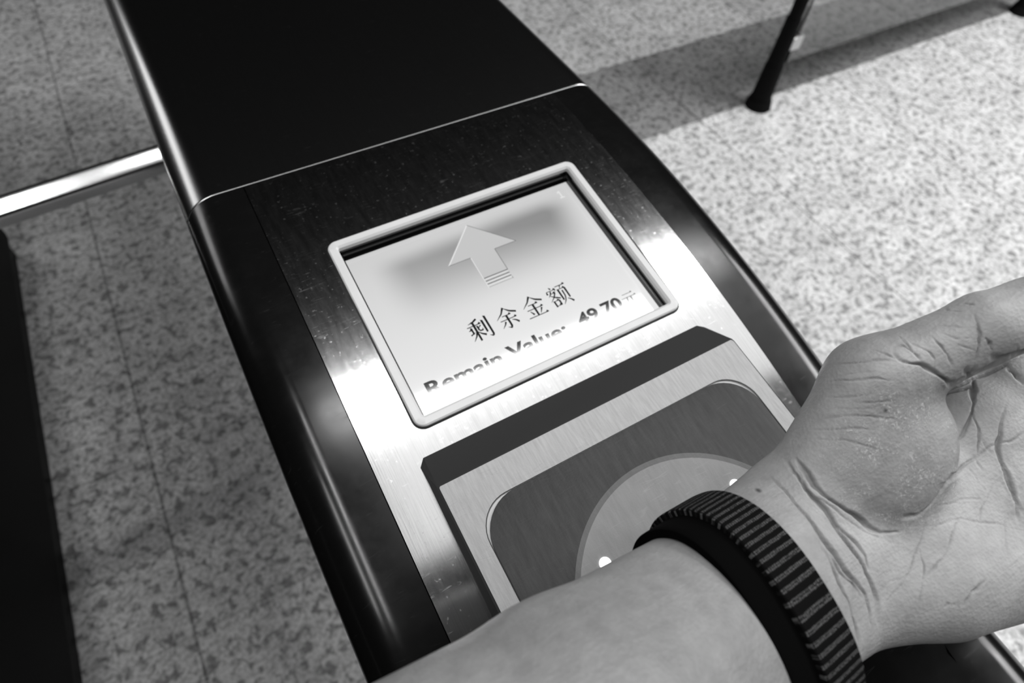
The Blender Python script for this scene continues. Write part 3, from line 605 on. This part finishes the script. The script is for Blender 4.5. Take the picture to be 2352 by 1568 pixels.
# ---------------------------------------------------------------- neighbouring gate on the left
g2=tag(empty('ticket_gate',(-.67,.4,0)),'black neighbouring ticket gate cut off by the left edge across the aisle','ticket gate')
def part2(name,V,F,mat,**k): o=mesh(name,V,F,mat,None,**k); setpar(o,g2); return o
o=part2('cabinet_body',*box(-.81,-.53,-.7,1.57,.04,.95),MBODY,smooth=False); bevelled(o,.022,4)
o=part2('top_cover',*box(-.815,-.535,-.7,1.56,.951,.985),MS,smooth=False); bevelled(o,.014,4)
part2('plinth',*box(-.79,-.545,-.68,1.55,0,.04),MBLK,smooth=False)
# ---------------------------------------------------------------- glass barrier on the right
bar=tag(empty('glass_barrier',(2.4,1.17,0)),'glass barrier on thin dark posts standing along the darker floor band','barrier')
def part3(name,V,F,mat,**k): o=mesh(name,V,F,mat,None,**k); setpar(o,bar); return o
MPOST=m_simple('dark_post',.004,.7,0,.08)
for px in (1.69,3.16):
    part3('post',*join([tube((px,1.172,.0),(px,1.172,.03),.045,24,.038),tube((px,1.172,.03),(px,1.172,.15),.034,24,.029),tube((px,1.172,.15),(px,1.172,.30),.027,24,.023),tube((px,1.172,.30),(px,1.172,1.05),.0200,24)]),MPOST,auto=50)
NG=NT('clear_glass'); NG.p(base=.86,rough=.02,trans=1.,ior=1.45)
part3('glass_panel',*box(1.735,3.12,1.164,1.172,.15,.98),NG.m,smooth=False)
MCL=m_simple('clamp_steel',.6,.3,1.)
for px,sg in ((1.69,1),(3.16,-1)):
    for pz in (.22,.86):
        x0=px+sg*.018; x1=px+sg*.062
        o=part3('glass_clamp',*box(min(x0,x1),max(x0,x1),1.152,1.184,pz-.022,pz+.022),MCL,smooth=False); bevelled(o,.005,3)
# ---------------------------------------------------------------- arm and hand mesh
def build_person():
    V,Q=surface_nets(hand_sdf,(-262,-125,-60),(190,80,150),1.5)
    V,Q=split_quads(V,Q); V=project(hand_sdf,V,3)
    c=V[Q].mean(1); sel=(c[:,0]>-34)&(c[:,0]<78)&(c[:,1]<75)&(hand_sdf(c+np.array((0,0,1.)))>.1)
    Qs,Qk=Q[sel],Q[~sel]; nv=len(V)
    E=np.concatenate([np.sort(Qs[:,[i,(i+1)%4]],1) for i in range(4)]); key=E[:,0]*nv+E[:,1]; uk,inv=np.unique(key,return_inverse=True)
    mid=(V[uk//nv]+V[uk%nv])/2; nq=len(Qs); e=[nv+inv[i*nq:(i+1)*nq] for i in range(4)]; cc=nv+len(uk)+np.arange(nq)
    newV=project(hand_sdf,np.concatenate([mid,V[Qs].mean(1)]),2); V=np.concatenate([V,newV])
    fine=np.concatenate([np.stack([Qs[:,i],e[i],cc,e[(i+3)%4]],1) for i in range(4)])
    mp={int(k):nv+i for i,k in enumerate(uk)}
    kk=np.stack([np.minimum(Qk[:,i],Qk[:,(i+1)%4])*nv+np.maximum(Qk[:,i],Qk[:,(i+1)%4]) for i in range(4)],1)
    touch=np.isin(kk,uk).any(1); plain=Qk[~touch]; poly=[]
    for q,k4 in zip(Qk[touch],kk[touch]):
        f=[]
        for i in range(4):
            f.append(int(q[i])); m=mp.get(int(k4[i]))
            if m is not None: f.append(m)
        poly.append(f)
    quads=np.concatenate([fine,plain])
    Nn=sdf_grad(hand_sdf,V)
    crease=np.zeros(len(V)); disp=np.zeros(len(V)); dry=np.zeros(len(V)); mole=np.zeros(len(V))
    ab=V[:,:2]; face=np.clip((Nn[:,2]+.15)/.4,0,1)
    wab=ab+np.stack([.22*np.sin(ab[:,1]*.55+1.5*np.sin(ab[:,0]*.3))+.05*np.sin(ab[:,1]*2.1+1),.22*np.sin(ab[:,0]*.5+1.5*np.sin(ab[:,1]*.35))+.05*np.sin(ab[:,0]*2.3)],1)
    for ci,(pts,w,dep) in enumerate(CREASES):
        pts=np.array(pts,float); lo=pts.min(0)-6; hi=pts.max(0)+6
        sel=np.where((ab>lo).all(1)&(ab<hi).all(1)&(face>0))[0]
        if not len(sel): continue
        p=wab[sel]; best=np.full(len(sel),1e9); tt=np.zeros(len(sel)); n=len(pts)-1
        for i in range(n):
            d=pts[i+1]-pts[i]; t=np.clip(((p-pts[i])@d)/(d@d+1e-9),0,1); dd=np.linalg.norm(p-pts[i]-t[:,None]*d,axis=1)
            m=dd<best; best[m]=dd[m]; tt[m]=(i+t[m])/n
        taper=np.clip(np.minimum(tt,1-tt)*3.2,.0,1)**.7*.95+.05; w=w*.55; dep=dep*.95
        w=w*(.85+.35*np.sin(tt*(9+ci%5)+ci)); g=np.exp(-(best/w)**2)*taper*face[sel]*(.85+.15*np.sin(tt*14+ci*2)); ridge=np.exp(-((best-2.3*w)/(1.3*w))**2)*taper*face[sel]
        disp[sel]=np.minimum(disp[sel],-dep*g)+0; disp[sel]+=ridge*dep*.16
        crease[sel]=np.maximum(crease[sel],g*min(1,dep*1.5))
    V2=V+Nn*disp[:,None]
    q=(ab-np.array(DRYC))@np.array(DRYR)
    dd=np.linalg.norm(q,axis=1); dry=np.clip(1.15-dd,0,.25)/.25*face
    for c in MOLES:
        mole=np.maximum(mole,np.clip(1.4-np.linalg.norm(ab-np.array(c[:2]),axis=1)/c[2],0,1)*face)
    Wd=(V2/1000)@HAND_M+HAND_O
    base=np.array((.05,.0,.0))
    me=bpy.data.meshes.new('person'); n=len(Wd)
    me.vertices.add(n); me.vertices.foreach_set('co',Wd.astype(np.float32).ravel())
    lt=np.array([len(f) for f in poly],int); lv_=np.concatenate([quads.ravel(),np.array([v for f in poly for v in f],int)])
    tot=np.concatenate([np.full(len(quads),4),lt]); st_=np.concatenate([[0],np.cumsum(tot)[:-1]])
    me.loops.add(len(lv_)); me.loops.foreach_set('vertex_index',lv_.astype(np.int32))
    me.polygons.add(len(tot)); me.polygons.foreach_set('loop_start',st_.astype(np.int32))
    me.polygons.foreach_set('use_smooth',[True]*len(tot)); me.update(calc_edges=True); me.validate()
    for nm,arr in (('palm',np.clip((V[:,0]+30)/36,0,1)*(1-.75*np.clip((Nn[:,1]-.05)/.8,0,1)*np.clip((60-V[:,0])/30,0,1))),('crease',crease),('dry',dry),('mole',mole)):  # palm mask: forearm and thumb side lowered as painted shade
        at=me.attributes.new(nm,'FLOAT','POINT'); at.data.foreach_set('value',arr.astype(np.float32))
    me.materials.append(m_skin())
    o=bpy.data.objects.new('person',me); COL.objects.link(o)
    return tag(o,'bare left forearm with open palm up, fingers to the right, held over the card reader','person')
person=build_person()
# ---------------------------------------------------------------- wrist watch
def LW(p): return tuple((np.array(p,float)/1000)@HAND_M+HAND_O)
WC=np.array(WATCH_C,float); WA=unit(WATCH_A); WB=np.array((0,1,0.)); WB=WB-WA*(WA@WB); WB=unit(WB); 
_c=np.cross(WA,WB); WBr=math.cos(WATCH_ROLL)*WB+math.sin(WATCH_ROLL)*_c; WCn=np.cross(WA,WBr)
def WP(a,b,c): return LW(WC+WA*a+WBr*b+WCn*c)
watch=tag(empty('smartwatch',WP(0,0,-24)),'black smartwatch on a woven ribbed strap around the wrist','watch')
def partw(name,V,F,mat,**k): o=mesh(name,V,F,mat,None,**k); setpar(o,watch); return o
MWB=m_simple('watch_black',.002,.9,0,.03)
def strap(name,a0,a1,r_out,thk,mat,t0,t1,n=120,na=10,crown=.5):
    RB,RT=r_out; rows=[];uvs=[]
    for i in range(n+1):
        t=t0+(t1-t0)*i/n; row=[]; cr=math.cos(t);sr=math.sin(t)
        # superellipse: flatter on the back of the wrist
        e=.86
        bx=math.copysign(abs(cr)**e,cr);bz=math.copysign(abs(sr)**e,sr)
        nb,nz=cr/RB,sr/RT; l=math.hypot(nb,nz); nb/=l;nz/=l
        prof_=[(a0,0),(a0+.4,crown*.8)]+[(a0+(a1-a0)*j/na,crown) for j in range(1,na)]+[(a1-.4,crown*.8),(a1,0),(a1,-thk),(a0,-thk)]
        for a,h in prof_: row.append(WP(a,bx*RB+nb*h,bz*RT+nz*h))
        rows.append(row); uvs.append([(t*30.,a) for a,h in prof_])
    V,F=loft([r+[r[0]] for r in rows]); m=len(rows[0])
    F.append(tuple(range(m))[::-1]); F.append(tuple((len(rows)-1)*(m+1)+j for j in range(m)))
    o=partw(name,V,F,mat)
    uvl=o.data.uv_layers.new(name='UVMap'); UV=[u for r in uvs for u in r+[r[0]]]
    for lp in o.data.loops: uvl.data[lp.index].uv=UV[lp.vertex_index]
    return o
st=strap('strap',-STW*.5+STS,STW*.5,(STB,STT),1.6,m_strap(),math.radians(-52),math.radians(232))
ul=strap('strap_underlayer_shade',-STW*.5-.2,STW*.5-1.5,(STB-1.9,STT-1.9),2.6,MWB,math.radians(-50),math.radians(230),crown=.3)  # near-black underlayer, standing in for the shaded gap between strap and wrist
# case under the wrist (back of the hand side), rounded block
def sbox(cx,hx,hy,hz,r,name,mat,zoff):
    bmx=bmesh.new(); bmesh.ops.create_cube(bmx,size=2)
    for v in bmx.verts: v.co=Vector((v.co.x*hx,v.co.y*hy,v.co.z*hz))
    bmesh.ops.bevel(bmx,geom=[e for e in bmx.edges if abs(e.verts[0].co.z-e.verts[1].co.z)>1],offset=r,segments=8,affect='EDGES',profile=.5)
    bmesh.ops.bevel(bmx,geom=[e for e in bmx.edges if abs(e.verts[0].co.z-e.verts[1].co.z)<.01 and len(e.link_faces)==2 and e.calc_face_angle(0)>1],offset=hz*.55,segments=5,affect='EDGES',profile=.5)
    bmx.verts.index_update()
    V=[WP(v.co.x+cx,v.co.y,v.co.z+zoff) for v in bmx.verts];F=[tuple(v.index for v in f.verts) for f in bmx.faces]; bmx.free()
    return partw(name,V,F,mat)
zc=-STT-2.0
sbox(0,19,22,5.4,9,'watch_case',m_simple('watch_case_metal',.02,.3,.8),zc)
sbox(0,16.5,19.5,1.2,7,'watch_crystal',MGL,zc-5.0)
partw('crown',*join([tube(WP(18.6,-8,zc),WP(21.2,-8,zc),.0033,24)]),MWB)
partw('side_button',*tube(WP(18.6,4,zc),WP(19.8,9,zc),.0016,16),MWB)
for s in (1,-1):
    partw('strap_lug',*tube(WP(-11,s*22,zc+2.2),WP(11,s*22,zc+2.2),.0029,20),MWB)
